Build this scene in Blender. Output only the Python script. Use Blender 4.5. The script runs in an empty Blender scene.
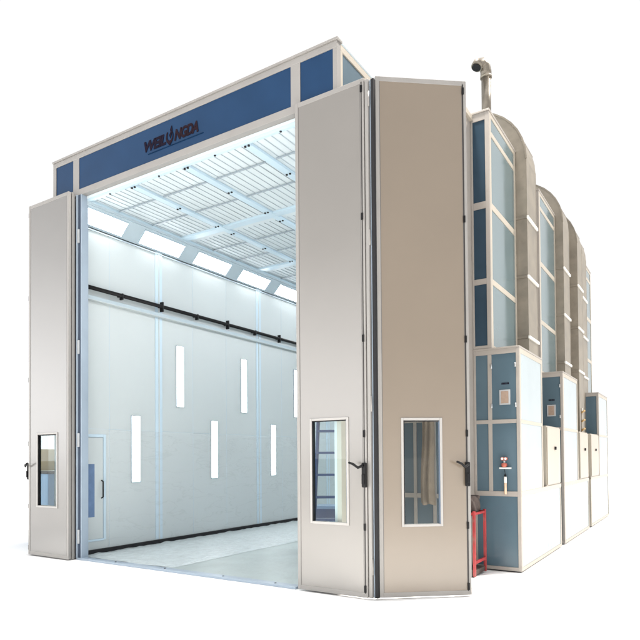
import bpy, bmesh, math, random
from mathutils import Vector, Matrix
random.seed(7)
sc = bpy.context.scene
COL = sc.collection
PI = math.pi

# ------------------------------------------------------------------ materials
def lin(r, g, b):
    f = lambda c: (c/255/12.92) if c/255 <= .04045 else ((c/255+.055)/1.055)**2.4
    return (f(r), f(g), f(b), 1)

def paint(name, col, rough=.4, var=.06, scale=1.3, ior=1.5, coat=0., metallic=0., bump=.0, bscale=30, streak=0., rvar=.04, grime=0.):
    m = bpy.data.materials.new(name); m.use_nodes = True
    nt = m.node_tree; N = nt.nodes; L = nt.links
    b = N['Principled BSDF']
    tc = N.new('ShaderNodeTexCoord')
    mp = N.new('ShaderNodeMapping'); mp.inputs['Scale'].default_value = (1, 1, 1 if not streak else .12)
    oi = N.new('ShaderNodeObjectInfo'); ad = N.new('ShaderNodeVectorMath'); ad.operation = 'MULTIPLY_ADD'; ad.inputs[1].default_value = (37, 53, 41)
    L.new(oi.outputs['Random'], ad.inputs[0]); L.new(tc.outputs['Object'], ad.inputs[2]); L.new(ad.outputs[0], mp.inputs['Vector'])
    n1 = N.new('ShaderNodeTexNoise'); n1.inputs['Scale'].default_value = scale; n1.inputs['Detail'].default_value = 4; n1.inputs['Roughness'].default_value = .5
    L.new(mp.outputs[0], n1.inputs['Vector'])
    mr = N.new('ShaderNodeMapRange'); mr.inputs[1].default_value = .25; mr.inputs[2].default_value = .75
    mr.inputs[3].default_value = 1-var; mr.inputs[4].default_value = 1+var
    L.new(n1.outputs[0], mr.inputs[0])
    mul = N.new('ShaderNodeVectorMath'); mul.operation = 'SCALE'; mul.inputs[0].default_value = col[:3]
    L.new(mr.outputs[0], mul.inputs['Scale'])
    out = mul.outputs[0]
    if grime:
        n3 = N.new('ShaderNodeTexNoise'); n3.inputs['Scale'].default_value = 9; n3.inputs['Detail'].default_value = 8
        L.new(tc.outputs['Object'], n3.inputs['Vector'])
        r3 = N.new('ShaderNodeMapRange'); r3.inputs[1].default_value = .58; r3.inputs[2].default_value = .75; r3.inputs[3].default_value = 0; r3.inputs[4].default_value = grime
        L.new(n3.outputs[0], r3.inputs[0])
        mx = N.new('ShaderNodeMix'); mx.data_type = 'RGBA'; mx.inputs[7].default_value = (.16, .13, .1, 1)
        L.new(r3.outputs[0], mx.inputs[0]); L.new(out, mx.inputs[6]); out = mx.outputs[2]
    L.new(out, b.inputs['Base Color'])
    r2 = N.new('ShaderNodeMapRange'); r2.inputs[1].default_value = .3; r2.inputs[2].default_value = .7
    r2.inputs[3].default_value = max(.02, rough-rvar); r2.inputs[4].default_value = rough+rvar
    L.new(n1.outputs[0], r2.inputs[0]); L.new(r2.outputs[0], b.inputs['Roughness'])
    b.inputs['IOR'].default_value = ior; b.inputs['Metallic'].default_value = metallic
    if coat:
        b.inputs['Coat Weight'].default_value = coat; b.inputs['Coat Roughness'].default_value = .08
    if bump:
        n2 = N.new('ShaderNodeTexNoise'); n2.inputs['Scale'].default_value = bscale; n2.inputs['Detail'].default_value = 3
        L.new(tc.outputs['Object'], n2.inputs['Vector'])
        bp = N.new('ShaderNodeBump'); bp.inputs['Strength'].default_value = bump; bp.inputs['Distance'].default_value = .02
        L.new(n2.outputs[0], bp.inputs['Height']); L.new(bp.outputs[0], b.inputs['Normal'])
    return m

def emit(name, col, s):
    m = bpy.data.materials.new(name); m.use_nodes = True
    nt = m.node_tree; b = nt.nodes['Principled BSDF']
    b.inputs['Base Color'].default_value = (.8, .8, .8, 1)
    b.inputs['Emission Color'].default_value = (*col, 1); b.inputs['Emission Strength'].default_value = s
    return m

def glass(name, tint=(.9, .95, .96)):
    m = bpy.data.materials.new(name); m.use_nodes = True
    nt = m.node_tree; N = nt.nodes; L = nt.links
    for n in list(N):
        if n.type == 'BSDF_PRINCIPLED': N.remove(n)
    o = [n for n in N if n.type == 'OUTPUT_MATERIAL'][0]
    t = N.new('ShaderNodeBsdfTransparent'); t.inputs[0].default_value = (*tint, 1)
    g = N.new('ShaderNodeBsdfGlossy'); g.inputs['Roughness'].default_value = .02
    f = N.new('ShaderNodeFresnel'); f.inputs[0].default_value = 1.45
    nz = N.new('ShaderNodeTexNoise'); nz.inputs['Scale'].default_value = 3
    tc = N.new('ShaderNodeTexCoord'); L.new(tc.outputs['Object'], nz.inputs['Vector'])
    bp = N.new('ShaderNodeBump'); bp.inputs['Strength'].default_value = .05; L.new(nz.outputs[0], bp.inputs['Height'])
    L.new(bp.outputs[0], g.inputs['Normal'])
    mx = N.new('ShaderNodeMixShader')
    ge = N.new('ShaderNodeNewGeometry'); k1 = N.new('ShaderNodeMath'); k1.operation = 'SUBTRACT'; k1.inputs[0].default_value = 1; L.new(ge.outputs['Backfacing'], k1.inputs[1])
    k2 = N.new('ShaderNodeMath'); k2.operation = 'MULTIPLY'; L.new(k1.outputs[0], k2.inputs[0]); L.new(f.outputs[0], k2.inputs[1])
    L.new(k2.outputs[0], mx.inputs[0]); L.new(t.outputs[0], mx.inputs[1]); L.new(g.outputs[0], mx.inputs[2]); L.new(mx.outputs[0], o.inputs[0])
    return m

M = {}
M['door'] = paint('door_paint', (.155, .145, .134), .21, .03, .9, bump=.02, bscale=1.7, ior=1.9, rvar=.025)
M['door_warm_lit'] = paint('door_paint_warm_lit', (.158, .126, .094), .21, .03, .9, bump=.02, bscale=1.7, ior=1.8, rvar=.025)  # same door paint, warm bounce from the sunlit ground put into its colour
M['door_left'] = paint('door_paint_pale_lit', (.155, .15, .145), .21, .03, .9, bump=.02, bscale=1.7, ior=1.9, rvar=.025)  # door paint again, paler light on the left leaves put into its colour
M['trim'] = paint('aluminium_trim', (.235, .225, .215), .38, .05, 3, grime=.1)
M['trim_cool'] = paint('aluminium_trim_cool', (.28, .34, .41), .38, .05, 3)
M['groove'] = paint('trim_groove', (.10, .095, .09), .4, .05, 3)
M['slate'] = paint('slate_jamb', (.045, .06, .09), .35, .08, 3, ior=1.3)
M['trim_dark'] = paint('slate_profile', (.10, .14, .20), .35, .08, 3)
M['blue'] = paint('fascia_blue', (.007, .032, .084), .38, .09, 2.2, ior=1.28, bump=.015, bscale=2.5)
M['cab_blue_lit'] = paint('cabinet_blue_lit', (.075, .118, .15), .2, .1, 1.6, ior=1.35, bump=.02, bscale=1.6, rvar=.04)  # lighter copy of the tower blue, ground bounce put into the colour
M['rod'] = paint('rod_dark', (.03, .028, .028), .4, .1, 5, ior=1.3)
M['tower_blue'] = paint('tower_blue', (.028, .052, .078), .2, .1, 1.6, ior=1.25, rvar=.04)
M['side_blue_lit'] = paint('tower_side_blue_lit', (.095, .145, .160), .14, .1, 1.2, ior=2.0, bump=.03, bscale=1.2, rvar=.05)  # tower blue for side faces, bright sky wash put into the colour
M['side_washed'] = paint('cabinet_washed_white', (.33, .385, .41), .17, .06, 1.2, ior=1.5, rvar=.04, bump=.015, bscale=1.5)  # cabinet sides bleached by strong light, the wash put into the colour
M['frame'] = paint('cabinet_frame', (.31, .285, .26), .40, .06, 3, grime=.2)
M['cream_sunlit'] = paint('cream_sunlit_panel', (.40, .36, .30), .36, .05, 1.5)  # lighter frame tone, sunlight on the side faces put into the colour
M['duct'] = paint('galvanised_duct', (.215, .188, .15), .44, .22, 3.5, metallic=.15, bump=.05, bscale=4, grime=.5)
M['wall'] = paint('booth_white', (.52, .562, .57), .35, .03, .6, bump=.04, bscale=1.3, rvar=.03)
M['wall_strip'] = paint('joint_strip_blue', (.52, .64, .73), .36, .03, 2)
M['ceil'] = paint('filter_white', (.54, .60, .63), .7, .05, 1.5, bump=.1, bscale=8)
M['beam'] = paint('ceiling_beam_blue', (.42, .54, .62), .4, .04, 2)
M['wire'] = paint('filter_wire', (.36, .42, .46), .4, .1, 5)
M['bar'] = paint('filter_bar', (.25, .30, .34), .35, .1, 5)
M['band'] = paint('light_band_grey', (.40, .48, .53), .4, .05, 2)
M['black'] = paint('black_plastic', (.008, .008, .009), .4, .2, 8, ior=1.25)
M['rubber'] = paint('black_rubber', (.006, .006, .008), .8, .2, 8)
M['silver'] = paint('silver_metal', (.42, .44, .46), .42, .1, 6, metallic=.3)
M['floor_grey'] = paint('floor_grey', (.36, .415, .41), .45, .14, 2.2, bump=.3, bscale=9, grime=.12)
M['film'] = paint('plastic_film', (.49, .54, .55), .36, .16, 9, bump=1.0, bscale=13)
M['red'] = paint('red_paint', (.30, .028, .03), .4, .25, 5, grime=.6)
M['knob'] = paint('knob_red', (.36, .09, .06), .5, .3, 14)
M['pane_blue'] = paint('blue_film_pane', (.13, .20, .34), .2, .25, 5, bump=.05, bscale=4)
M['navy'] = paint('navy_paint', (.018, .045, .12), .4, .1, 5, ior=1.3)
M['letters'] = paint('sign_letters', (.012, .009, .017), .95, .2, 9, ior=1.12)
M['letters_red'] = paint('sign_letters_brown', (.017, .010, .014), .95, .2, 9, ior=1.12)
M['underline'] = paint('sign_underline', (.0065, .022, .055), .95, .4, 40, ior=1.12)
M['bag'] = paint('dark_cloth', (.06, .045, .04), .9, .3, 12, bump=.6, bscale=25)
M['tan'] = paint('placard_tan', (.30, .22, .17), .5, .15, 25)
M['carton'] = paint('carton_tan', (.50, .33, .15), .8, .12, 6)
M['bin'] = paint('bin_blue', (.12, .21, .33), .4, .1, 4)
M['white'] = paint('white_plastic', (.75, .74, .70), .4, .05, 4)
M['sash'] = paint('window_sash', (.31, .30, .29), .38, .05, 4)
M['duct_dark'] = paint('hood_metal', (.15, .13, .105), .38, .25, 9, metallic=.4, bump=.1, bscale=9)
M['copper'] = paint('pipe_orange', (.58, .42, .30), .4, .05, 4)
M['poly'] = paint('ground_white', (.90, .90, .90), .8, .01, .3)
M['light'] = emit('lamp_diffuser', (.97, .99, 1), 16)
M['light_deep'] = emit('deep_band_diffuser', (.98, .99, 1), 34)
M['light_band'] = emit('band_diffuser', (.98, .99, 1), 12)
M['glass'] = glass('window_glass')
M['tan_cloth'] = paint('brown_cloth', (.20, .155, .11), .8, .25, 6, bump=.3, bscale=12)
def sheet(name):
    m = bpy.data.materials.new(name); m.use_nodes = True; nt = m.node_tree; N = nt.nodes; L = nt.links
    N.remove(N['Principled BSDF']); o = [n for n in N if n.type == 'OUTPUT_MATERIAL'][0]
    t = N.new('ShaderNodeBsdfTransparent'); d = N.new('ShaderNodeBsdfPrincipled'); d.inputs['Base Color'].default_value = (.75, .80, .82, 1); d.inputs['Roughness'].default_value = .35
    tc = N.new('ShaderNodeTexCoord'); mp = N.new('ShaderNodeMapping'); mp.inputs['Rotation'].default_value = (.9, 0, 0); mp.inputs['Scale'].default_value = (1, .45, 1.6); L.new(tc.outputs['Object'], mp.inputs[0])
    n = N.new('ShaderNodeTexNoise'); n.inputs['Scale'].default_value = 2.2; n.inputs['Detail'].default_value = 5; n.inputs['Distortion'].default_value = .6; L.new(mp.outputs[0], n.inputs['Vector'])
    a = N.new('ShaderNodeMath'); a.operation = 'SUBTRACT'; a.inputs[1].default_value = .5; L.new(n.outputs[0], a.inputs[0])
    b = N.new('ShaderNodeMath'); b.operation = 'ABSOLUTE'; L.new(a.outputs[0], b.inputs[0])
    r = N.new('ShaderNodeMapRange'); r.inputs[1].default_value = 0; r.inputs[2].default_value = .016; r.inputs[3].default_value = .20; r.inputs[4].default_value = .11; L.new(b.outputs[0], r.inputs[0])
    bp = N.new('ShaderNodeBump'); bp.inputs['Strength'].default_value = .15; bp.inputs['Distance'].default_value = .05; L.new(n.outputs[0], bp.inputs['Height']); L.new(bp.outputs[0], d.inputs['Normal'])
    mx = N.new('ShaderNodeMixShader'); L.new(r.outputs[0], mx.inputs[0]); L.new(t.outputs[0], mx.inputs[1]); L.new(d.outputs[0], mx.inputs[2]); L.new(mx.outputs[0], o.inputs[0])
    return m
M['sheet'] = sheet('clear_sheeting')
M['glass_dark'] = glass('window_glass_tinted', (.82, .85, .86))

# ------------------------------------------------------------------ mesh helper
class MB:
    def __init__(s): s.bm = bmesh.new(); s.mats = []
    def mi(s, mat):
        if mat not in s.mats: s.mats.append(mat)
        return s.mats.index(mat)
    def box(s, x0, x1, y0, y1, z0, z1, mat=0, bev=0., T=None):
        pre = set(s.bm.faces)
        r = bmesh.ops.create_cube(s.bm, size=1)
        vs = r['verts']
        for v in vs:
            v.co = Vector(((x0+x1)/2+v.co.x*(x1-x0), (y0+y1)/2+v.co.y*(y1-y0), (z0+z1)/2+v.co.z*(z1-z0)))
        fs = list({f for v in vs for f in v.link_faces})
        if bev:
            es = list({e for v in vs for e in v.link_edges})
            bmesh.ops.bevel(s.bm, geom=es, offset=bev, segments=2, profile=.6, affect='EDGES')
            fs = [f for f in s.bm.faces if f not in pre]
            vs = list({v for f in fs for v in f.verts})
        k = s.mi(mat)
        for f in fs: f.material_index = k
        if T is not None: bmesh.ops.transform(s.bm, matrix=T, verts=vs)
        return s
    def tube(s, pts, r, mat=0, n=12, cap=True):
        pts = [Vector(p) for p in pts]; rings = []; k = s.mi(mat)
        up = None
        for i, p in enumerate(pts):
            if i == 0: d = pts[1]-p
            elif i == len(pts)-1: d = p-pts[-2]
            else: d = (pts[i+1]-p).normalized()+(p-pts[i-1]).normalized()
            d.normalize()
            if up is None: up = Vector((0, 0, 1)) if abs(d.z) < .9 else Vector((1, 0, 0))
            a = d.cross(up).normalized(); b = a.cross(d).normalized(); up = b
            rr = r[i] if isinstance(r, (list, tuple)) else r
            rings.append([s.bm.verts.new(p+a*math.cos(2*PI*j/n)*rr+b*math.sin(2*PI*j/n)*rr) for j in range(n)])
        for i in range(len(rings)-1):
            for j in range(n):
                f = s.bm.faces.new((rings[i][j], rings[i][(j+1) % n], rings[i+1][(j+1) % n], rings[i+1][j])); f.smooth = True; f.material_index = k
        if cap:
            f = s.bm.faces.new(rings[0][::-1]); f.material_index = k
            f = s.bm.faces.new(rings[-1]); f.material_index = k
        return s
    def prism(s, poly, y0, y1, mat=0, axis='y'):
        k = s.mi(mat)
        P = (lambda a, b, c: (a, c, b)) if axis == 'y' else ((lambda a, b, c: (c, a, b)) if axis == 'x' else (lambda a, b, c: (a, b, c)))
        A = [s.bm.verts.new(P(a, b, y0)) for a, b in poly]; B = [s.bm.verts.new(P(a, b, y1)) for a, b in poly]
        fs = [s.bm.faces.new(A), s.bm.faces.new(B[::-1])]
        for i in range(len(poly)):
            j = (i+1) % len(poly); fs.append(s.bm.faces.new((A[i], B[i], B[j], A[j])))
        for f in fs: f.material_index = k
        return s
    def build(s, name, parent=None, mats=None, loc=None):
        bmesh.ops.recalc_face_normals(s.bm, faces=s.bm.faces)
        me = bpy.data.meshes.new(name); s.bm.to_mesh(me); s.bm.free()
        for k in s.mats: me.materials.append(M[k])
        o = bpy.data.objects.new(name, me); COL.objects.link(o)
        if parent: o.parent = parent
        if loc: o.location = loc
        return o

def tag(o, label, cat, group=None, kind=None):
    if label: o['label'] = label
    if cat: o['category'] = cat
    if group: o['group'] = group
    if kind: o['kind'] = kind
    return o
def thing(name, label, cat, loc=(0, 0, 0), rz=0, group=None):
    o = bpy.data.objects.new(name, None); COL.objects.link(o); o.location = loc; o.rotation_euler = (0, 0, rz)
    o.empty_display_size = .2
    return tag(o, label, cat, group)
def copy_tree(o, parent=None):
    c = o.copy(); COL.objects.link(c)
    if parent: c.parent = parent
    for ch in list(o.children): copy_tree(ch, c)
    return c

# ------------------------------------------------------------------ ground
g = MB().box(-400, 400, -400, 400, -.12, -.02, 'poly').build('ground'); g['kind'] = 'structure'

# ------------------------------------------------------------------ the booth
booth = thing('spray_booth', 'large white walk-in spray booth with a blue fascia and tall folding doors', 'spray booth')
def sub(mb, name, parent=booth, label=None):
    o = mb.build(name, parent)
    if label: o['label'] = label
    return o
XL, XR, HF, HO = -4.95, .63, 6.57, 5.88
WI = -4.42; WR = .50; YB = 12.6
# fascia panels (recessed behind their frame)
fas = []
for (a, b, nm) in ((-4.87, -4.41, 'small blue fascia panel at the left corner'), (-4.26, -.046, 'long blue fascia panel with lettering'), (.096, .572, 'small blue fascia panel at the right corner')):
    fas.append(sub(MB().box(a-.01, b+.01, .012, .05, 5.97, 6.50, 'blue'), 'fascia_panel', label=nm))
fr = MB()
fr.box(XL, XR, 0, .09, 6.49, HF, 'trim', .006)
fr.box(XL, XR, .001, .09, HO, 5.98, 'trim', .006)
for a, b in ((XL, -4.87), (-4.41, -4.26), (-.046, .096), (.572, XR)):
    fr.box(a, b, .003, .088, 5.979, 6.491, 'trim')
fr.box(XL, XR+.02, -.02, .10, HF, HF+.03, 'trim', .004)
sub(fr, 'fascia_frame')
# return sides of the front portal
for X0, X1, nm in ((XR-.09, XR, 'right'), (XL, XL+.09, 'left')):
    r = MB()
    r.box(X0, X1, .09, 1.6, 6.49, HF, 'cream_sunlit', .004)
    r.box(X0, X1, .09, 1.6, HO, 5.98, 'cream_sunlit', .004)
    r.box(X0+.002, X1-.002, .09, .14, 5.98, 6.49, 'cream_sunlit'); r.box(X0+.002, X1-.002, .70, .80, 5.98, 6.49, 'cream_sunlit'); r.box(X0+.002, X1-.002, 1.5, 1.6, 5.98, 6.49, 'cream_sunlit')
    sub(r, 'return_frame')
    sub(MB().box(X0+.02, X1-.015, .12, 1.55, 5.97, 6.5, 'cab_blue_lit'), 'return_panel')
# portal side walls and jambs
sub(MB().box(XL, -4.30, .03, .09, 0, HO, 'door'), 'portal_wall')
sub(MB().box(XL, XL+.06, .09, 1.6, 0, HO, 'side_washed'), 'portal_side')
s = MB(); s.box(.12, XR-.06, .03, .09, 0, .8, 'door'); s.box(.12, .20, .03, .09, .8, 2.06, 'door'); s.box(.12, XR-.06, .03, .09, 2.06, HO, 'door')
sub(s, 'portal_wall')
sub(MB().box(XR-.06, XR, .03, 1.6, 0, HO, 'cream_sunlit'), 'portal_side')
sub(MB().box(-4.295, -4.262, -.03, .08, 0, HO, 'trim_cool', .004).box(-4.262, -4.20, -.01, .10, 0, HO, 'slate', .004).box(-4.20, -4.178, -.01, .12, 0, HO, 'trim_cool', .004), 'door_jamb', label='slate blue door jamb profile at the left of the opening')
# outer body
body = MB()
body.box(1.40, 1.458, 1.66, YB, 0, 6.5, 'frame')
body.box(XL, XL+.06, 1.6, YB, 0, 6.5, 'side_washed'); body.box(XL, 1.46, YB, YB+.06, 0, 6.5, 'side_washed')
sub(body, 'outer_wall')
sub(MB().box(XR, 1.458, 1.62, 1.66, 0, 6.5, 'cab_blue_lit'), 'return_panel', label='blue panelled wall seen through the rightmost door window')
bf = MB()
for x in (XR, .86, 1.14, 1.42): bf.box(x, x+.045, 1.598, 1.625, 0, 6.5, 'frame', .003)
for z in (0, 1.03, 2.06, 3.07, 4.1, 5.2):
    for x, x2 in ((XR+.045, .86), (.905, 1.14), (1.185, 1.42)): bf.box(x, x2, 1.60, 1.625, z, z+.06, 'frame')
sub(bf, 'return_frame')
rf = MB().box(XL, XR, .10, 1.6, 6.572, 6.598, 'side_washed').box(XL, 1.46, 1.6, YB+.06, 6.50, 6.56, 'side_washed')
sub(rf, 'roof')
sub(MB().box(1.44, 1.50, 1.58, 2.37, 6.44, 6.515, 'cream_sunlit', .004), 'roof_trim')
# interior walls
w = MB()
w.box(WI-.06, WI, .09, YB, .0, 5.5, 'wall')
for k in range(11):      # thin panel joints
    y = .30+1.0*k+.72
sub(w, 'inner_wall', label='pale glossy left inner wall of the booth')
sub(MB().box(WR, WR+.05, .09, YB, 0, 5.84, 'wall'), 'inner_wall', label='right inner wall of the booth')
sub(MB().box(WI, WR, YB-.1, YB-.04, 0, 5.84, 'wall'), 'inner_wall', label='rear inner wall of the booth')
for k in range(4):
    y = 1.75+3.03*k
    sub(MB().box(WI+.001, WI+.012, y, y+.17, .08, 5.49, 'wall_strip', .003).box(WI+.012, WI+.020, y+.07, y+.10, .08, 5.48, 'wall', .002), 'joint_strip')
sub(MB().box(WI, WI+.012, .10, .16, .08, 5.49, 'wall_strip', .003), 'joint_strip')
js = MB()
for k in range(10):
    for q in (.0,):
        y = .72+1.01*k
        if abs((y-1.83+1.5) % 3.03-1.5) < .2: continue
        js.box(WI, WI+.0025, y, y+.004, .08, 5.49, 'wall_strip')
js.box(WI, WI+.0025, .1, YB-.1, 2.10, 2.104, 'wall_strip')
sub(js, 'panel_seam')
# black skirting, wavy top edge of film and rubber
sk = MB()
sk.box(WI, WI+.05, .1, YB-.1, 0, .075, 'rubber', .006)
sub(sk, 'skirting', label='black skirting along the foot of the left inner wall')
# sloped light band (45 degrees)
bd = MB().prism([(WI-.04, 5.46), (WI, 5.46), (WI, 5.5), (-4.17, 5.75), (-4.17, 5.83), (WI-.04, 5.83)], .095, YB-.1, 'band')
sub(bd, 'light_band', label='sloping grey band between left wall and ceiling')
sub(MB().prism([(WR-.002, 5.46), (WR-.002, 5.5), (WR-.25, 5.75), (WR-.25, 5.83), (WR-.002, 5.83)], .095, YB-.1, 'band'), 'light_band')
sub(MB().box(WI, WI+.02, .1, YB-.1, 5.45, 5.475, 'band', .004).box(-4.175, -4.14, .1, YB-.1, 5.76, 5.80, 'band', .004), 'band_edge')
# floor
fl = MB().box(WI, WR, .1, YB, -.02, .0, 'floor_grey')
sub(fl, 'floor')
sub(MB().box(-4.28, .0, -.03, .10, -.02, .012, 'trim_cool', .004), 'threshold', label='pale blue metal threshold strip across the opening')
for x in (-3.4, -2.33, -1.22, -.35): sub(MB().tube([(x, .03, .012), (x, .03, .018)], .014, 'black', 8), 'threshold_bolt')
# ceiling
c = MB().box(WI, WR, .09, YB-.1, 5.84, 5.88, 'ceil')
cols = [(-4.14, -3.21), (-3.07, -2.08), (-1.94, -.95), (-.81, .18)]
nsec = 5; S = 2.33
for a, b in cols:
    n = 8
    for k in range(nsec):
        y0 = .16+S*k; y1 = y0+1.98
        for i in range(n):
            x = a+(b-a)*(i+.5)/n
            c.box(x-.005, x+.005, y0, y1, 5.830, 5.8385, 'wire')
sub(c, 'ceiling', label='white filter ceiling with thin lengthwise wires')
BX = [-4.19+.02, -3.14, -2.01, -.88, .25]
for i, x in enumerate(BX):
    hw = .058 if i else .035
    b = MB().box(x-hw, x+hw, .16, YB-.1, 5.795, 5.839, 'beam', .004)
    for k in range(nsec):
        for q in (.0, .96, 1.90):
            y = .16+S*k+q
            for dx in ((-.030, .030) if i else (0,)):
                b.tube([(x+dx, y, 5.797), (x+dx, y, 5.780)], .017, 'rubber', 8)
    sub(b, 'ceiling_beam')
for k in range(nsec+1):
    y = .10 if k == 0 else S*k-.17
    b = MB().box(-4.2, WR, y, y+(.05 if k == 0 else .16), 5.80, 5.8395, 'beam', .004)
    if k == 0:
        for x in (-3.64, -2.53, -1.42, -.29): b.tube([(x, .12, 5.80), (x, .12, 5.788)], .016, 'rubber', 8)
    sub(b, 'ceiling_beam')
for k in range(nsec):
    for y in (.69+S*k, 1.42+S*k):
        for a, b_ in cols:
            sub(MB().box(a+.02, b_-.02, y-.010, y+.010, 5.806, 5.824, 'bar', .003), 'cross_bar')

# ---- fascia lettering
def text_mesh(txt, size, shear=.22, bold=.0, ext=.004):
    cu = bpy.data.curves.new('t', 'FONT'); cu.body = txt; cu.size = size; cu.shear = shear; cu.offset = bold; cu.extrude = ext; cu.space_character = .92
    to = bpy.data.objects.new('t', cu); COL.objects.link(to)
    dg = bpy.context.evaluated_depsgraph_get(); dg.update()
    me = bpy.data.meshes.new_from_object(to.evaluated_get(dg))
    bpy.data.objects.remove(to); return me
def place_text(txt, x, z, size, y, mat, parent, name, bold=.0, sx=1., width=None):
    me = text_mesh(txt, size, bold=bold)
    me.materials.clear(); me.materials.append(M[mat])
    xs = [v.co.x for v in me.vertices]; x0, x1 = min(xs), max(xs)
    k = (width/(x1-x0)) if width else sx
    for v in me.vertices:
        v.co = Vector((x+(v.co.x-x0)*k, y-v.co.z, z+v.co.y))
    o = bpy.data.objects.new(name, me); COL.objects.link(o); o.parent = parent
    return o
lx = -2.72
place_text('WEIL', lx, 6.155, .205, .008, 'letters', booth, 'sign_lettering', bold=.009, width=.46)
place_text('NGDA', lx+.63, 6.155, .205, .008, 'letters_red', booth, 'sign_lettering', bold=.009, width=.47)
em = MB()
cx, cz = lx+.535, 6.235
outer = []; inner = []
for i in range(15):
    a = math.radians(130+i*20); outer.append((cx+.085*math.cos(a)*.85, cz+.105*math.sin(a)))
    t = i/14; rr = .045+.035*abs(t-.5)*1.6
    inner.append((cx+rr*math.cos(a)*.85+.006, cz+(rr+.012)*math.sin(a)))
for i in range(14):
    em.prism([outer[i], outer[i+1], inner[i+1], inner[i]], .002, .011, 'letters_red')
em.prism([(cx-.01, cz+.02), (cx+.02, cz+.06), (cx+.01, cz+.10), (cx+.045, cz+.15), (cx+.055, cz+.08), (cx+.04, cz+.03), (cx+.015, cz-.03)], .002, .010, 'letters')
em.prism([(cx-.03, cz-.10), (cx, cz-.125), (cx+.03, cz-.10), (cx, cz-.06)], .001, .0105, 'letters')
sub(em, 'sign_emblem', label='dark curled flame emblem between the letters')
sub(MB().box(lx+.08, -1.53, .004, .0118, 6.098, 6.108, 'underline'), 'sign_underline')

# ---- door leaves : local x along width, y thickness (0 front .. t back), z up
def leaf(name_label, L, H, win, origin, ang, pm, handle=None, T=.05, rodx=None, gl='glass', trim='trim', hy=0.):
    e = bpy.data.objects.new('door_leaf', None); COL.objects.link(e); e.parent = booth; e.location = origin; e.rotation_euler = (0, 0, ang); e['label'] = name_label
    x0, x1, z0, z1 = win
    m = MB()
    m.box(.03, x0, .004, T-.004, .03, H-.03, pm); m.box(x1, L-.03, .004, T-.004, .03, H-.03, pm)
    m.box(x0, x1, .004, T-.004, .03, z0, pm); m.box(x0, x1, .004, T-.004, z1, H-.03, pm)
    m.build('leaf_panel', e)
    f = MB()
    f.box(0, .045, 0, T, 0, H, trim, .004); f.box(L-.045, L, 0, T, 0, H, trim, .004)
    f.box(.045, L-.045, .0005, T, 0, .055, trim, .003); f.box(.045, L-.045, .0005, T, H-.055, H, trim, .003)
    f.box(.0455, .052, .0025, .01, .055, H-.055, 'groove'); f.box(L-.052, L-.0455, .0025, .01, .055, H-.055, 'groove')
    f.build('leaf_frame', e)
    wf = MB(); q = .024
    wf.box(x0-q, x0+.004, -.008, T+.004, z0-q, z1+q, 'sash', .003); wf.box(x1-.004, x1+q, -.008, T+.004, z0-q, z1+q, 'sash', .003)
    wf.box(x0+.004, x1-.004, -.007, T+.003, z0-q, z0+.004, 'sash', .003); wf.box(x0+.004, x1-.004, -.007, T+.003, z1-.004, z1+q, 'sash', .003)
    wf.box(x0+.004, x0+.016, .001, T-.002, z0+.004, z1-.004, 'black'); wf.box(x1-.012, x1-.004, .001, T-.002, z0+.004, z1-.004, 'trim_dark')
    wf.box(x0+.016, x1-.012, .001, T-.002, z1-.016, z1-.004, 'black')
    wf.build('window_frame', e)
    MB().box(x0+.016, x1-.012, T*.55, T*.55+.005, z0+.004, z1-.016, gl).build('window_pane', e)
    if handle:
        hx, dirn = handle
        h = MB()
        h.box(hx-.026, hx+.026, -.05, -.002, 1.25, 1.53, 'black', .012)
        h.box(hx-.018, hx+.018, -.066, -.048, 1.29, 1.40, 'black', .006)
        h.tube([(hx, -.06+hy, 1.50), (hx+dirn*.05, -.085+hy, 1.475), (hx+dirn*.10, -.105+hy, 1.515), (hx+dirn*.155, -.115+hy, 1.535)], [.017, .016, .015, .012], 'black', 8)
        h.build('door_handle', e)
    if rodx is not None:
        r = MB()
        r.box(rodx-.006, rodx+.006, -.003, .002, .05, H-.04, 'rod')
        for z in (.10, .80, 1.86, 2.95, 4.35, H-.12):
            r.box(rodx-.012, rodx+.012, -.014, .001, z-.04, z+.04, 'black', .003)
        r.build('lock_rod', e)
    return e
leaf('right door leaf closing the right of the opening, window showing an added blue ladder', .958, 5.95, (.215, .70, .83, 2.035), (.054, -.055, .0), 0, 'door', handle=(.94, -1), rodx=.928)
ang = math.atan2(.669, .841)
leaf('rightmost door leaf swung back, window showing blue cabinets', 1.075, 5.975, (.285, .719, .82, 2.014), (1.122, .027, 0), ang, 'door_warm_lit', handle=(1.03, -1), rodx=1.035, gl='glass_dark')
leaf('left door leaf folded open, seen from the front', 1.09, 5.9, (.265, .785, .825, 2.007), (-5.39, -.16, 0), 0, 'door_left')
leaf('left door leaf folded behind the other, only its edge and handle showing', 1.18, 5.9, (.215, .765, .825, 2.007), (-5.48, -.095, 0), 0, 'door_left', handle=(.034, 1), rodx=.012, hy=-.03)
# hinge profiles between the right leaves, black strip painting the shaded slit
sub(MB().box(1.020, 1.062, -.045, .01, .0, 5.93, 'trim', .006).box(1.066, 1.084, -.01, .04, 0, 5.93, 'trim_cool', .004).box(1.084, 1.122, -.02, .05, 0, 5.93, 'rubber', .003), 'hinge_profile', label='narrow grey hinge profile with dark strip for the shaded gap between the right leaves')
for z in (.35, 2.2, 4.1, 5.7):
    sub(MB().tube([(1.064, -.03, z-.09), (1.064, -.03, z+.09)], .010, 'trim', 10), 'hinge')
for z in (.35, 1.9, 3.4, 5.2):
    sub(MB().box(-4.262, -4.215, -.035, -.012, z-.11, z+.11, 'silver', .004), 'hinge')
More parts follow.
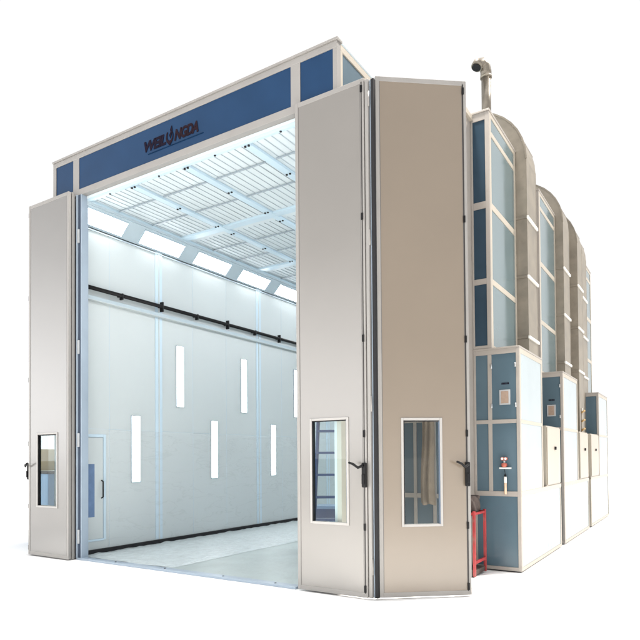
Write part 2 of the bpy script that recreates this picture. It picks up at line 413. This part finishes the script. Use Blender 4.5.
# little personnel door in the left wall
pd = MB()
y0, y1, z0, z1 = .17, .59, .25, 1.96
sub(MB().box(WI+.001, WI+.014, y1, y1+.05, z0-.03, z1+.05, 'wall_strip', .003).box(WI+.001, WI+.014, y0-.02, y1, z1+.004, z1+.05, 'wall_strip', .003).box(WI+.001, WI+.014, y0-.02, y1, z0-.04, z0-.004, 'wall_strip', .003).box(WI+.001, WI+.004, y1-.006, y1, z0, z1, 'trim_dark').box(WI+.001, WI+.004, y0, y1-.006, z1-.004, z1+.004, 'trim_dark'), 'side_door_frame')
sd = sub(MB().box(WI+.001, WI+.010, y0-.02, y1-.008, z0, z1-.006, 'wall', .002), 'side_door', label='small personnel door with blue window in the left inner wall')
MB().box(WI+.0105, WI+.014, y0, .41, .62, 1.51, 'pane_blue', .001).build('window_pane', sd)
MB().tube([(WI+.02, .545, .93), (WI+.06, .545, .95), (WI+.06, .545, 1.21), (WI+.02, .545, 1.23)], .012, 'black', 8).build('door_handle', sd)

# ------------------------------------------------------------------ lights (things of their own)
def strip_lamp(y, z, label):
    t = thing('strip_lamp', label, 'lamp', (WI+.001, y, z), 0, 'vertical strip lamps on the left inner wall')
    f = MB()
    f.box(0, .026, -.012, .0, -.012, 1.192, 'band', .002); f.box(0, .026, .18, .192, -.012, 1.192, 'band', .002)
    f.box(0, .024, 0, .18, -.012, 0, 'band'); f.box(0, .024, 0, .18, 1.18, 1.192, 'band'); f.box(0, .008, 0, .18, 0, 1.18, 'band')
    f.build('lamp_frame', t); MB().box(.008, .016, .002, .178, .002, 1.178, 'light').build('lamp_diffuser', t)
    return t
lamps = [(1.19, 1.18, 'vertical strip lamp right of the small inner door, lowest and nearest the opening'),
         (3.265, 1.18, 'vertical strip lamp in the lower row, second from the small inner door'),
         (5.31, 1.18, 'vertical strip lamp in the lower row, third from the small inner door'),
         (2.285, 2.605, 'vertical strip lamp in the upper row, nearest the small inner door'),
         (4.23, 2.605, 'vertical strip lamp in the upper row, second from the small inner door'),
         (6.28, 2.605, 'vertical strip lamp in the upper row, cut by the right door leaf')]
for y, z, l in lamps: strip_lamp(y, z, l)
ordn = ['nearest the opening', 'second from the opening', 'third from the opening', 'fourth from the opening', 'fifth, cut by the right leaf']
R45 = Matrix.Translation((WI, 0, 5.5)) @ Matrix.Rotation(math.radians(-45), 4, 'Y')
R45R = Matrix.Translation((WR, 0, 5.5)) @ Matrix.Scale(-1, 4, (1, 0, 0)) @ Matrix.Rotation(math.radians(-45), 4, 'Y')
def band_lamp(ya, yb, label, R45=R45, grp='sloping lamps between left wall and ceiling', em='light_band'):
    t = thing('ceiling_lamp', label, 'lamp', (0, 0, 0), 0, grp)
    f = MB(); d = M  # local frame: x along slope, z out of the band
    def bx(mb, a, b, c_, d_, e, f_, mat): mb.box(a, b, c_, d_, e, f_, mat, T=R45)
    bx(f, .03, .045, ya, yb, -.012, .0, 'beam'); bx(f, .305, .32, ya, yb, -.012, .0, 'beam')
    bx(f, .045, .305, ya, ya+.015, -.012, .0, 'beam'); bx(f, .045, .305, yb-.015, yb, -.012, .0, 'beam')
    o = f.build('lamp_frame', t); e = MB(); bx(e, .045, .305, ya+.015, yb-.015, -.010, -.002, em); e.build('lamp_diffuser', t)
    t.location = (0, 0, 0)
    return t
# note: rotated -45 about Y maps +x to up-slope; band face normal is local -z
for k in range(5):
    a = max(.11, -.05+1.372*k); band_lamp(a, .96+1.372*k, 'sloping rectangular lamp above the left inner wall, '+ordn[k])
for k in range(5, 9): band_lamp(-.05+1.372*k, .96+1.372*k, 'sloping lamp above the left inner wall, hidden deep behind the right leaf', grp='hidden lamps deep in the booth', em='light_deep')
for k in range(9):
    a = max(.11, -.05+1.372*k); band_lamp(a, .96+1.372*k, 'sloping lamp above the right inner wall, hidden behind the right leaves', R45R, 'hidden lamps above the right inner wall', 'light_deep' if k > 1 else 'light_band')
# ------------------------------------------------------------------ pipe rail and tray on the left wall
pr = thing('air_pipe', 'long black pipe running along the left inner wall above the lamps', 'pipe', (WI, 0, 4.45))
MB().tube([(.10, .12, 0), (.10, YB-.2, 0)], .035, 'black', 12).build('pipe', pr)
for k in range(12):
    y = .9+.93*k*1.0
    b = MB().box(0, .11, y-.02, y+.02, -.02, .02, 'black', .004).box(.06, .14, y-.014, y+.014, -.10 if k % 2 else -.075, .035 if k % 2 == 0 else .085, 'black', .005)
    b.build('bracket', pr)
tr = thing('cable_tray', 'pale narrow cable tray fixed below the black pipe', 'cable tray', (WI, 0, 4.29))
MB().box(.0, .10, .12, YB-.2, -.04, -.03, 'wall', .002).box(.09, .10, .12, YB-.2, -.03, .03, 'band', .002).build('channel', tr)
cb = MB(); pts = []
for i in range(180): pts.append((.06+.02*math.sin(i*1.7), .15+i*.068, -.012+.012*math.sin(i*.9)))
cb.tube(pts, .016, 'silver', 6); cb.build('cable', tr)

# plastic film sheet on the floor
bmf = bmesh.new()
nx, ny = 46, 150
V = [[None]*(ny+1) for _ in range(nx+1)]
for i in range(nx+1):
    for j in range(ny+1):
        lf = .012*max(0, math.sin(j*.61)+math.sin(j*1.7+1)-.2)
        x = -4.365-lf*(1-i/nx)**6+(2.065+.006*math.sin(j*.23))*i/nx; y = .12+12.2*j/ny
        z = .003+.8*lf*(1-i/nx)**8+(0 if i > nx-2 else 1)*(.004+.005*(math.sin(x*9+y*4)+math.sin(x*5-y*11+2)+math.sin(y*17+x*3))/3+random.random()*.007)
        V[i][j] = bmf.verts.new((x, y, z))
for i in range(nx):
    for j in range(ny): bmf.faces.new((V[i][j], V[i+1][j], V[i+1][j+1], V[i][j+1]))
me = bpy.data.meshes.new('plastic_film'); bmf.to_mesh(me); bmf.free(); me.materials.append(M['film'])
o = bpy.data.objects.new('plastic_film', me); COL.objects.link(o)
tag(o, 'crinkled pale protective film covering the left half of the booth floor', 'film')

# made-up ladder standing for the reflections in the right leaf's window
ld = thing('added_ladder', 'navy blue ladder added inside to stand for reflections in the door window', 'ladder', (-.74, 1.95, 0), math.radians(32))
for sx in (-.25, .25):
    MB().tube([(sx, -.38, 0), (sx*.6, 0, 2.2)], .03, 'navy', 8).build('rail', ld)
    MB().tube([(sx, .45, 0), (sx*.6, .02, 2.15)], .024, 'navy', 8).build('rail', ld)
for k in range(6):
    z = .3+.34*k; t = z/2.2; hw = .25*(1-.4*t)
    MB().box(-hw, hw, -.38*(1-t)-.05, -.38*(1-t)+.09, z-.015, z+.02, 'navy', .004).build('tread', ld)
MB().box(-.2, .2, -.12, .14, 2.17, 2.22, 'navy', .006).build('top_platform', ld)
cab = thing('added_chest', 'blue chest added on the booth floor to stand for reflections low in the door window', 'chest', (-1.08, 2.65, 0), math.radians(20))  # made-up chest filling the low reflections of the right leaf's window
MB().box(-.3, .3, -.2, .2, .04, .78, 'bin', .012).build('case', cab)
for k in range(3): MB().box(-.27, .27, -.212, -.2, .08+.23*k, .27+.23*k, 'navy', .006).build('drawer', cab)

# ------------------------------------------------------------------ exhaust towers
def tower_base(y0, y1, label, base=3.07, top=6.53):
    t = thing('filter_tower', label, 'cabinet', (1.46, y0, 0), 0, 'tall blue panelled towers along the right side')
    D = y1-y0; W = .27
    z_ = 3.126
    MB().box(.02, W-.012, .012, D-.01, z_, top-.02, 'tower_blue').build('core', t)
    fr = MB()
    rails = [(top-.11, top), (5.14, 5.24), (4.05, 4.13), (3.127, 3.17)]
    fr.box(0, .03, 0, .03, z_, top, 'frame', .004); fr.box(W-.06, W, 0, .03, z_, top, 'frame', .004)
    for a, b in rails: fr.box(.03, W-.06, .002, .03, a, b, 'frame', .003)
    fr.build('front_frame', t)
    sf = MB(); 
    sf.box(W-.02, W+.001, .03, .10, z_, top, 'cream_sunlit', .003); sf.box(W-.02, W+.001, D-.07, D, z_, top, 'cream_sunlit', .003)
    for a, b in [(top-.06, top), (6.20, 6.27), (5.14, 5.23), (4.05, 4.13), (3.127, 3.17)]: sf.box(W-.02, W, .10, D-.07, a, b, 'cream_sunlit', .003)
    sf.build('side_frame', t)
    for a, b in ((6.27, top-.06), (5.23, 6.20), (4.13, 5.14), (3.17, 4.05)):
        MB().box(W-.03, W-.009, .10, D-.07, a, b, 'side_blue_lit').build('side_panel', t)
    MB().box(-.0, W+.01, -.01, D+.01, top, top+.03, 'frame', .004).build('roof_cap', t)
    return t
tower_base(2.38, 3.81, 'blue panelled tower nearest the doors, pipe standing on its roof')
tower_base(5.47, 6.93, 'middle blue panelled tower between two curved ducts')
tower_base(10.3, 11.6, 'farthest blue panelled tower, behind all the ducts')

# ducts
def duct(y0, label, depth=.65, xo=1.90, cz=6.40, r=1.0, flz=(5.44, 4.48, 3.50)):
    t = thing('air_duct', label, 'duct', (0, y0, 0), 0, 'curved sheet metal ducts rising above the roof')
    w_ = .62; cx = xo-r
    m = MB(); N_ = 10
    Pout = [(xo, 1.1), (xo, cz)]+[(cx+r*math.cos(a), cz+r*math.sin(a)) for a in [PI/2*i/N_ for i in range(1, N_+1)]]+[(cx-.5, cz+r)]
    ri = r-w_
    Pin = [(xo-w_, 1.1), (xo-w_, cz)]+[(cx+ri*math.cos(a), cz+ri*math.sin(a)) for a in [PI/2*i/N_ for i in range(1, N_+1)]]+[(cx-.5, cz+ri)]
    bm = m.bm; k = m.mi('duct')
    rows = []
    for po, pi_ in zip(Pout, Pin):
        rows.append([bm.verts.new((po[0], 0, po[1])), bm.verts.new((po[0], depth, po[1])), bm.verts.new((pi_[0], depth, pi_[1])), bm.verts.new((pi_[0], 0, pi_[1]))])
    for i in range(len(rows)-1):
        for j in range(4): bm.faces.new((rows[i][j], rows[i][(j+1) % 4], rows[i+1][(j+1) % 4], rows[i+1][j]))
    bm.faces.new(rows[0]); bm.faces.new(rows[-1])
    m.box(cx-.51, cx-.2, .02, depth-.02, 6.5, cz+ri, 'duct')
    m.build('duct_body', t)
    for z in flz:
        MB().box(xo-w_-.02, xo+.004, -.018, .0, z-.018, z+.018, 'duct', .002).box(xo+.001, xo+.026, -.02, depth+.02, z-.025, z+.022, 'white', .003).build('flange', t)
    MB().box(xo-.0, xo+.004, .001, .04, 1.1, cz, 'duct').box(xo, xo+.004, depth-.04, depth, 1.1, cz, 'duct').box(xo, xo+.002, .04, depth-.04, 1.1, cz-.02, 'duct').build('side_sheet', t)
    for i in (2, 4, 6, 8):
        a = PI/2*i/N_; q = r+.008
        MB().prism([(cx+q*math.cos(a-.012), cz+q*math.sin(a-.012)), (cx+q*math.cos(a+.012), cz+q*math.sin(a+.012)), (cx+(r-.02)*math.cos(a+.012), cz+(r-.02)*math.sin(a+.012)), (cx+(r-.02)*math.cos(a-.012), cz+(r-.02)*math.sin(a-.012))], -.006, depth+.006, 'frame').build('bend_joint', t)
    em_ = MB()
    for i in range(1, N_):      # raised seam round the outer edge of the bend
        a = PI/2*(i-1)/(N_-1); b = PI/2*i/(N_-1)
        for (q, s_) in ((r+.014, r-.012),):
            em_.prism([(cx+q*math.cos(a), cz+q*math.sin(a)), (cx+q*math.cos(b), cz+q*math.sin(b)), (cx+s_*math.cos(b), cz+s_*math.sin(b)), (cx+s_*math.cos(a), cz+s_*math.sin(a))], -.012, .012, 'duct')
    em_.build('bend_seam', t)
    return t
duct(3.83, 'curved duct nearest the doors, rising right behind the first tower')
duct(6.95, 'second curved duct, behind the middle tower', xo=1.88)
duct(8.47, 'third curved duct, just beyond the second')
duct(9.62, 'farthest curved duct, only its top bend showing', xo=1.82, cz=6.50)

# exhaust pipe on tower 1
ep = thing('exhaust_pipe', 'upright metal exhaust pipe with bent hood on the nearest tower roof', 'pipe', (1.53, 2.95, 6.56))
MB().tube([(0, 0, 0), (0, 0, .86)], .070, 'duct_dark', 20).build('pipe', ep)
MB().tube([(0, 0, .0), (0, 0, .04)], .11, 'frame', 16).build('flange', ep)
MB().tube([(0, 0, .80), (0, 0, .90), (-.01, -.02, .97), (-.05, -.07, 1.01), (-.085, -.125, .98), (-.10, -.145, .93)], [.082, .084, .086, .086, .085, .084], 'duct_dark', 16).tube([(-.1005, -.1455, .929), (-.103, -.149, .915)], .068, 'black', 14).build('hood', ep)
for zz in (.82,):
    MB().tube([(0, 0, zz-.014), (0, 0, zz+.014)], .088, 'duct', 18).build('clamp', ep)

# ------------------------------------------------------------------ equipment cabinets (base, tall box, side cupboard)
def cabinet(y0, L, by0, by1, cy0, cy1, label, grp='blue and white equipment cabinets along the right side', gauge=False, hasfront=True):
    t = thing('equipment_cabinet', label, 'cabinet', (1.735, y0, 0), 0, grp)
    W = .373   # x from 1.735 to 2.108; front face spans further left behind the tower line
    xl = -.275
    def pos(v): return v-y0
    B0, B1 = pos(by0), pos(by1); C0, C1 = pos(cy0), pos(cy1)
    near = B0 < .2
    # carcass
    MB().box(xl+.01, W-.012, .012, L-.01, .01, 1.05, 'cab_blue_lit').build('base_box', t)
    MB().box(xl+.01, W-.012, B0+.012, B1-.01, 1.05, 3.07, 'cab_blue_lit').build('upper_box', t)
    MB().box(.0, W-.012, C0+.01, C1-.01, 1.05, 2.08, 'cream_sunlit').build('cupboard', t)
    # frames on the front
    f = MB()
    if near:
        f.box(W-.046, W, -.001, .03, 0, 3.10, 'frame', .004); f.box(xl, xl+.035, 0, .03, 0, 3.10, 'frame', .004)
        for a, b, c_, d_ in ((0, .05, xl+.035, W-.046), (1.03, 1.10, xl+.035, W-.046), (2.05, 2.105, xl+.035, W-.046), (3.03, 3.10, xl+.035, W-.046)):
            f.box(c_, d_, .001, .03, a, b, 'frame', .003)
        for a, b in ((1.10, 2.05), (2.105, 3.03)): f.box(-.068, -.012, .002, .03, a, b, 'frame', .003)
    else:
        f.box(W-.046, W, B0-.001, B0+.03, 1.05, 3.10, 'frame', .004); f.box(xl, xl+.035, B0, B0+.03, 1.05, 3.10, 'frame', .004)
        f.box(xl+.035, W-.046, B0+.001, B0+.03, 3.03, 3.10, 'frame', .003); f.box(xl+.035, W-.046, B0+.001, B0+.03, 2.05, 2.105, 'frame', .003)
        f.box(-.068, -.012, B0+.002, B0+.03, 2.105, 3.03, 'frame', .003)
        f.box(W-.046, W, -.001, .03, 0, 1.05, 'cream_sunlit', .004)
    f.build('front_frame', t)
    # side: panels and rails
    sf = MB()
    sf.box(W-.02, W+.001, .031, .08, 0, 1.03, 'cream_sunlit', .003); sf.box(W-.02, W+.001, L-.06, L, 0, 1.03, 'cream_sunlit', .003)
    sf.box(W-.02, W+.002, .031, L, 1.03, 1.10, 'cream_sunlit', .003); sf.box(W-.02, W, .08, L-.06, 0, .05, 'cream_sunlit', .003)
    q0 = B0+.031
    sf.box(W-.02, W+.001, q0, q0+.05, 1.10, 3.10, 'cream_sunlit', .003); sf.box(W-.02, W+.001, B1-.05, B1, 1.10, 3.10, 'cream_sunlit', .003)
    sf.box(W-.02, W, q0+.05, B1-.05, 3.03, 3.10, 'cream_sunlit', .003); sf.box(W-.02, W, q0+.05, B1-.05, 2.05, 2.10, 'cream_sunlit', .003)
    sf.build('side_frame', t)
    pn = MB(); n = 12
    pn.box(W-.03, W-.008, .08, L-.06, .05, 1.03, 'side_washed')
    for i in range(n): 
        y = .08+(L-.14)*(i+.5)/n; pn.box(W-.008, W-.0065, y-.002, y+.002, .05, 1.03, 'band')
    pn.build('side_panel', t)
    MB().box(W-.03, W-.008, q0+.05, B1-.05, 1.10, 2.05, 'side_washed').build('side_panel', t)
    MB().box(W-.03, W-.008, q0+.05, B1-.05, 2.10, 3.03, 'side_washed').build('side_panel', t)
    d = MB().box(W-.011, W+.006, C0+.04, C1-.04, 1.12, 2.06, 'cream_sunlit', .006).build('cupboard_door', t)
    MB().box(W+.006, W+.03, (C0+C1)/2+.02, (C0+C1)/2+.10, 1.69, 1.745, 'black', .008).build('latch', d)
    MB().box(xl-.0, W+.006, B0-.006, B1+.006, 3.10, 3.125, 'frame', .004).build('top_cap', t)
    if hasfront:
        yf = (0 if near else B0)
        MB().box(.095, .245, yf-.004, yf+.0115, 2.31, 2.52, 'silver', .002).box(.118, .222, yf-.006, yf-.004, 2.33, 2.50, 'tan').build('placard', t)
        tk = MB(); x = .125
        while x < .22: tk.box(x, x+.012, yf+.004, yf+.0118, 2.595, 2.62, 'letters'); x += .018
        tk.build('small_print', t)
        for hx in (-.012, W-.052):
            for z in (2.30, 2.86): MB().tube([(hx, yf-.008, z-.03), (hx, yf-.008, z+.03)], .011, 'silver', 8).build('hinge', t)
    return t
cabinet(2.38, 2.78, 2.38, 3.78, 4.05, 5.14, 'nearest equipment cabinet, blue front with tan placard and red gauge')
cabinet(5.45, 2.78, 5.45, 6.95, 7.12, 8.20, 'middle equipment cabinet, grey blue upper front with tan placard')
cabinet(8.52, 2.95, 9.87, 11.47, 8.60, 9.78, 'farthest equipment cabinet at the right end, plain blue front without placard', hasfront=False)

# level gauge on the front of the first cabinet
gg = thing('red_gauge', 'small red gauge on a bracket above a white tube, on the nearest cabinet', 'gauge', (1.907, 2.375, 1.03))
MB().box(-.075, .08, -.06, .004, .385, .405, 'white', .004).build('bracket', gg)
MB().tube([(-.012, -.03, .405), (-.012, -.03, .42), (-.012, -.03, .455), (-.012, -.03, .465)], [.020, .040, .040, .026], 'knob', 14).tube([(-.012, -.03, .465), (-.012, -.03, .505)], .014, 'silver', 10).build('valve_body', gg)
for dx in (-.022, .022):
    MB().tube([(-.012+dx, -.05, .525), (-.012+dx, -.012, .525)], .024, 'knob', 14).tube([(-.012+dx, -.054, .525), (-.012+dx, -.049, .525)], .017, 'white', 12).build('dial', gg)
MB().tube([(0, -.03, .03), (0, -.03, .27)], .018, 'copper', 12).tube([(0, -.03, .19), (0, -.03, .275)], .020, 'white', 12).build('tube', gg)
MB().tube([(0, -.03, .276), (0, -.03, .305)], .015, 'black', 10).tube([(0, -.03, .305), (-.012, -.02, .385)], .004, 'black', 6).build('cap', gg)
# yellow tap cluster on third cabinet edge
vp = thing('valve_cluster', 'small brass valves beside the farthest cabinet front', 'valve', (1.95, 8.45, 2.2))
MB().tube([(0, 0, -.35), (0, 0, .45)], .02, 'cream_sunlit', 8).build('pipe', vp)
for z in (-.25, -.05, .15, .35):
    MB().tube([(0, -.02, z), (.07, -.05, z+.04)], .022, 'carton', 8).build('valve', vp)

# ------------------------------------------------------------------ red trolley behind the rightmost leaf
ct = thing('red_trolley', 'red tubular trolley half hidden behind the rightmost door leaf', 'trolley', (1.42, 1.98, 0), math.radians(0))
cx0, cx1, cy0, cy1 = -.42, .235, -.24, .22
for i, (x, y) in enumerate(((cx1, cy0), (cx1, cy1), (cx0, cy0), (cx0, cy1))):
    MB().box(x-.018, x+.018, y-.018, y+.018, .0, .86, 'red', .005).build('post', ct)
for z in (.83,):
    MB().box(cx0, cx1, cy0-.012, cy0+.012, z-.02, z+.012, 'red', .004).box(cx0, cx1, cy1-.012, cy1+.012, z-.02, z+.012, 'red', .004).box(cx1-.011, cx1+.011, cy0+.02, cy1-.02, z-.02, z+.01, 'red', .004).box(cx0-.011, cx0+.011, cy0+.02, cy1-.02, z-.02, z+.01, 'red', .004).build('top_frame', ct)
MB().box(cx0+.0, cx1-.0, cy0-.0, cy1+.0, .005, .075, 'bag', .01).build('lower_tray', ct)
MB().box(cx1-.013, cx1+.013, cy0+.02, cy1-.02, .16, .20, 'red', .004).build('side_bar', ct)
MB().box(cx0+.012, cx1-.012, cy0+.012, cy1-.012, .80, .815, 'bag', .003).build('upper_tray', ct)
# dark sack on the trolley
bm = bmesh.new(); bmesh.ops.create_icosphere(bm, subdivisions=4, radius=1)
for v in bm.verts:
    n = v.co.copy(); r = 1+.10*math.sin(n.x*5+1)*math.cos(n.z*4)+.06*math.sin(n.y*9+n.z*6)
    p = Vector((math.copysign(abs(n.x)**.6, n.x)*.20*r, math.copysign(abs(n.y)**.6, n.y)*.20*r, math.copysign(abs(n.z)**.6, n.z)*.125*r))
    p.z = max(p.z, -.122); v.co = p
for f in bm.faces: f.smooth = True
me = bpy.data.meshes.new('cloth_sack'); bm.to_mesh(me); bm.free(); me.materials.append(M['bag'])
o = bpy.data.objects.new('cloth_sack', me); COL.objects.link(o); o.location = (1.44, 1.98, .94)
tag(o, 'dark crumpled sack lying on top of the red trolley', 'sack')

# made-up cloth behind the rightmost leaf, for the brown shape in its window
hb = bmesh.new(); rows = []
for j in range(25):
    z = 2.3-1.35*j/24; w_ = .07+.035*(j/24); rows.append([])
    for i in range(17):
        u = i/16*2-1; rows[-1].append(hb.verts.new((u*w_+.015*math.sin(j*.25), .025*math.sin(u*7+j*.08)-.03*(1-u*u), z+.012*math.sin(u*5))))
for j in range(24):
    for i in range(16):
        f = hb.faces.new((rows[j][i], rows[j+1][i], rows[j+1][i+1], rows[j][i+1])); f.smooth = True
me = bpy.data.meshes.new('hanging_cloth'); hb.to_mesh(me); hb.free(); me.materials.append(M['tan_cloth'])
o = bpy.data.objects.new('hanging_cloth', me); COL.objects.link(o); o.location = (1.09, 1.545, 0)
md = o.modifiers.new('thick', 'SOLIDIFY'); md.thickness = .012
tag(o, 'made-up brown cloth on the blue wall, standing for a shape in the rightmost door window', 'cloth')

# clear sheeting taped over the lower part of the left wall
wb = bmesh.new(); nz, ny2 = 26, 200; G = []
for j in range(ny2+1):
    y = .66+11.6*j/ny2; G.append([])
    for i in range(nz+1):
        z = .06+2.03*i/nz
        d = .003*math.sin(y*9+z*4+math.sin(z*5))+.002*math.sin(z*11+y*6)
        G[-1].append(wb.verts.new((.030+d, y, z)))
for j in range(ny2):
    for i in range(nz):
        f = wb.faces.new((G[j][i], G[j+1][i], G[j+1][i+1], G[j][i+1])); f.smooth = True
me = bpy.data.meshes.new('wall_sheeting'); wb.to_mesh(me); wb.free(); me.materials.append(M['sheet'])
o = bpy.data.objects.new('wall_sheeting', me); COL.objects.link(o); o.location = (WI, 0, 0)
tag(o, 'clear creased plastic sheeting over the lower half of the left inner wall', 'sheeting')

# made-up bin and carton standing for reflections in the left leaf's window
cc = thing('added_bin', 'pale blue bin added under the carton to stand for reflections in the left door window', 'bin', (-6.55, 1.0, -.02))
MB().box(-.32, .32, -.25, .25, 0, 1.34, 'bin', .02).build('bin_body', cc); MB().box(-.34, .34, -.27, .27, 1.34, 1.38, 'black', .01).build('bin_lid', cc)
bx = thing('carton', 'tan cardboard carton added on a bin to stand for reflections in the left door window', 'carton', (-6.72, 1.0, 1.37))
MB().box(-.16, .16, -.2, .2, 0, .42, 'carton', .006).build('carton_body', bx); MB().box(-.03, .03, -.203, -.2, .0, .42, 'tan').build('tape', bx)

# ------------------------------------------------------------------ camera
f_, cy_, yaw, pit, rol, cxx, cyy = 601.52, 445.18, .566472, .019458, -.007508, 4.22707, -6.09514
fw = Vector((-math.sin(yaw)*math.cos(pit), math.cos(yaw)*math.cos(pit), math.sin(pit)))
rt = Vector((math.cos(yaw), math.sin(yaw), 0)); up = rt.cross(fw)
c_, s_ = math.cos(rol), math.sin(rol)
A = rt*c_+up*s_; Bv = up*c_-rt*s_
cam = bpy.data.cameras.new('camera'); co = bpy.data.objects.new('camera', cam); COL.objects.link(co)
co.matrix_world = Matrix(((A.x, Bv.x, -fw.x, cxx), (A.y, Bv.y, -fw.y, cyy), (A.z, Bv.z, -fw.z, 1.6), (0, 0, 0, 1)))
cam.sensor_width = 36; cam.lens = f_/640*36; cam.shift_y = (cy_-320)/640; cam.clip_end = 2000; cam.clip_start = .05
sc.camera = co

# ------------------------------------------------------------------ light
wd = bpy.data.worlds.new('World'); sc.world = wd; wd.use_nodes = True
nt = wd.node_tree; N = nt.nodes; L = nt.links
bg = N['Background']
tc = N.new('ShaderNodeTexCoord'); sp = N.new('ShaderNodeSeparateXYZ'); L.new(tc.outputs['Generated'], sp.inputs[0])
cr = N.new('ShaderNodeValToRGB'); L.new(sp.outputs['Z'], cr.inputs[0])
e = cr.color_ramp.elements
SC = 6.
def setp(el, pos, v, tint=(1, 1, 1)): el.position = pos; el.color = (v/SC*tint[0], v/SC*tint[1], v/SC*tint[2], 1)
setp(e[0], 0, 1.3); setp(e[1], 1, 2.2)
for pos, v in ((.05, 1.3), (.15, 1.02), (.78, 1.02), (.90, 2.2)):
    setp(e.new(pos), pos, v)
# glow added to the sky, low over the horizon to the front left
dp = N.new('ShaderNodeVectorMath'); dp.operation = 'DOT_PRODUCT'; dp.inputs[1].default_value = (-.52, -.854, 0); L.new(tc.outputs['Generated'], dp.inputs[0])
m1 = N.new('ShaderNodeMapRange'); m1.interpolation_type = 'SMOOTHSTEP'; m1.inputs[1].default_value = .35; m1.inputs[2].default_value = .85; L.new(dp.outputs['Value'], m1.inputs[0])
m2 = N.new('ShaderNodeMapRange'); m2.interpolation_type = 'SMOOTHSTEP'; m2.inputs[1].default_value = .38; m2.inputs[2].default_value = .08; m2.inputs[3].default_value = 0; m2.inputs[4].default_value = 3.0
L.new(sp.outputs['Z'], m2.inputs[0])
m3 = N.new('ShaderNodeMath'); m3.operation = 'MULTIPLY'; L.new(m1.outputs[0], m3.inputs[0]); L.new(m2.outputs[0], m3.inputs[1])
m4 = N.new('ShaderNodeMath'); m4.operation = 'DIVIDE'; m4.inputs[1].default_value = SC; L.new(m3.outputs[0], m4.inputs[0])
va = N.new('ShaderNodeVectorMath'); va.operation = 'ADD'; L.new(cr.outputs[0], va.inputs[0]); L.new(m4.outputs[0], va.inputs[1])
L.new(va.outputs[0], bg.inputs['Color']); bg.inputs['Strength'].default_value = SC

sun = bpy.data.lights.new('sun', 'SUN'); so = bpy.data.objects.new('sun', sun); COL.objects.link(so)
sun.energy = 4.2; sun.angle = math.radians(2); sun.color = (1, .93, .84)
el = math.radians(50); az = math.radians(44)   # azimuth from +X towards +Y
dv = Vector((math.cos(el)*math.cos(az), math.cos(el)*math.sin(az), math.sin(el)))
so.rotation_euler = dv.to_track_quat('Z', 'Y').to_euler(); so.location = (10, 14, 12)

sp_ = bpy.data.lights.new('fill_spot', 'SPOT'); spo = bpy.data.objects.new('fill_spot', sp_); COL.objects.link(spo)  # added fill light for the ground before the doors, no real fitting there
spo.location = (0.2, .5, 16); sp_.energy = 31000; sp_.color = (1, .96, .89); sp_.shadow_soft_size = .8
sp_.spot_size = math.radians(64); sp_.spot_blend = .9
spo.rotation_euler = (Vector((0.2, .5, 16))-Vector((0.0, -2.2, 0))).to_track_quat('Z', 'Y').to_euler()

sc.view_settings.view_transform = 'Standard'; sc.view_settings.look = 'None'; sc.view_settings.exposure = 0; sc.view_settings.gamma = 1
sc.render.engine = 'CYCLES'; sc.cycles.max_bounces = 8; sc.cycles.use_denoising = True
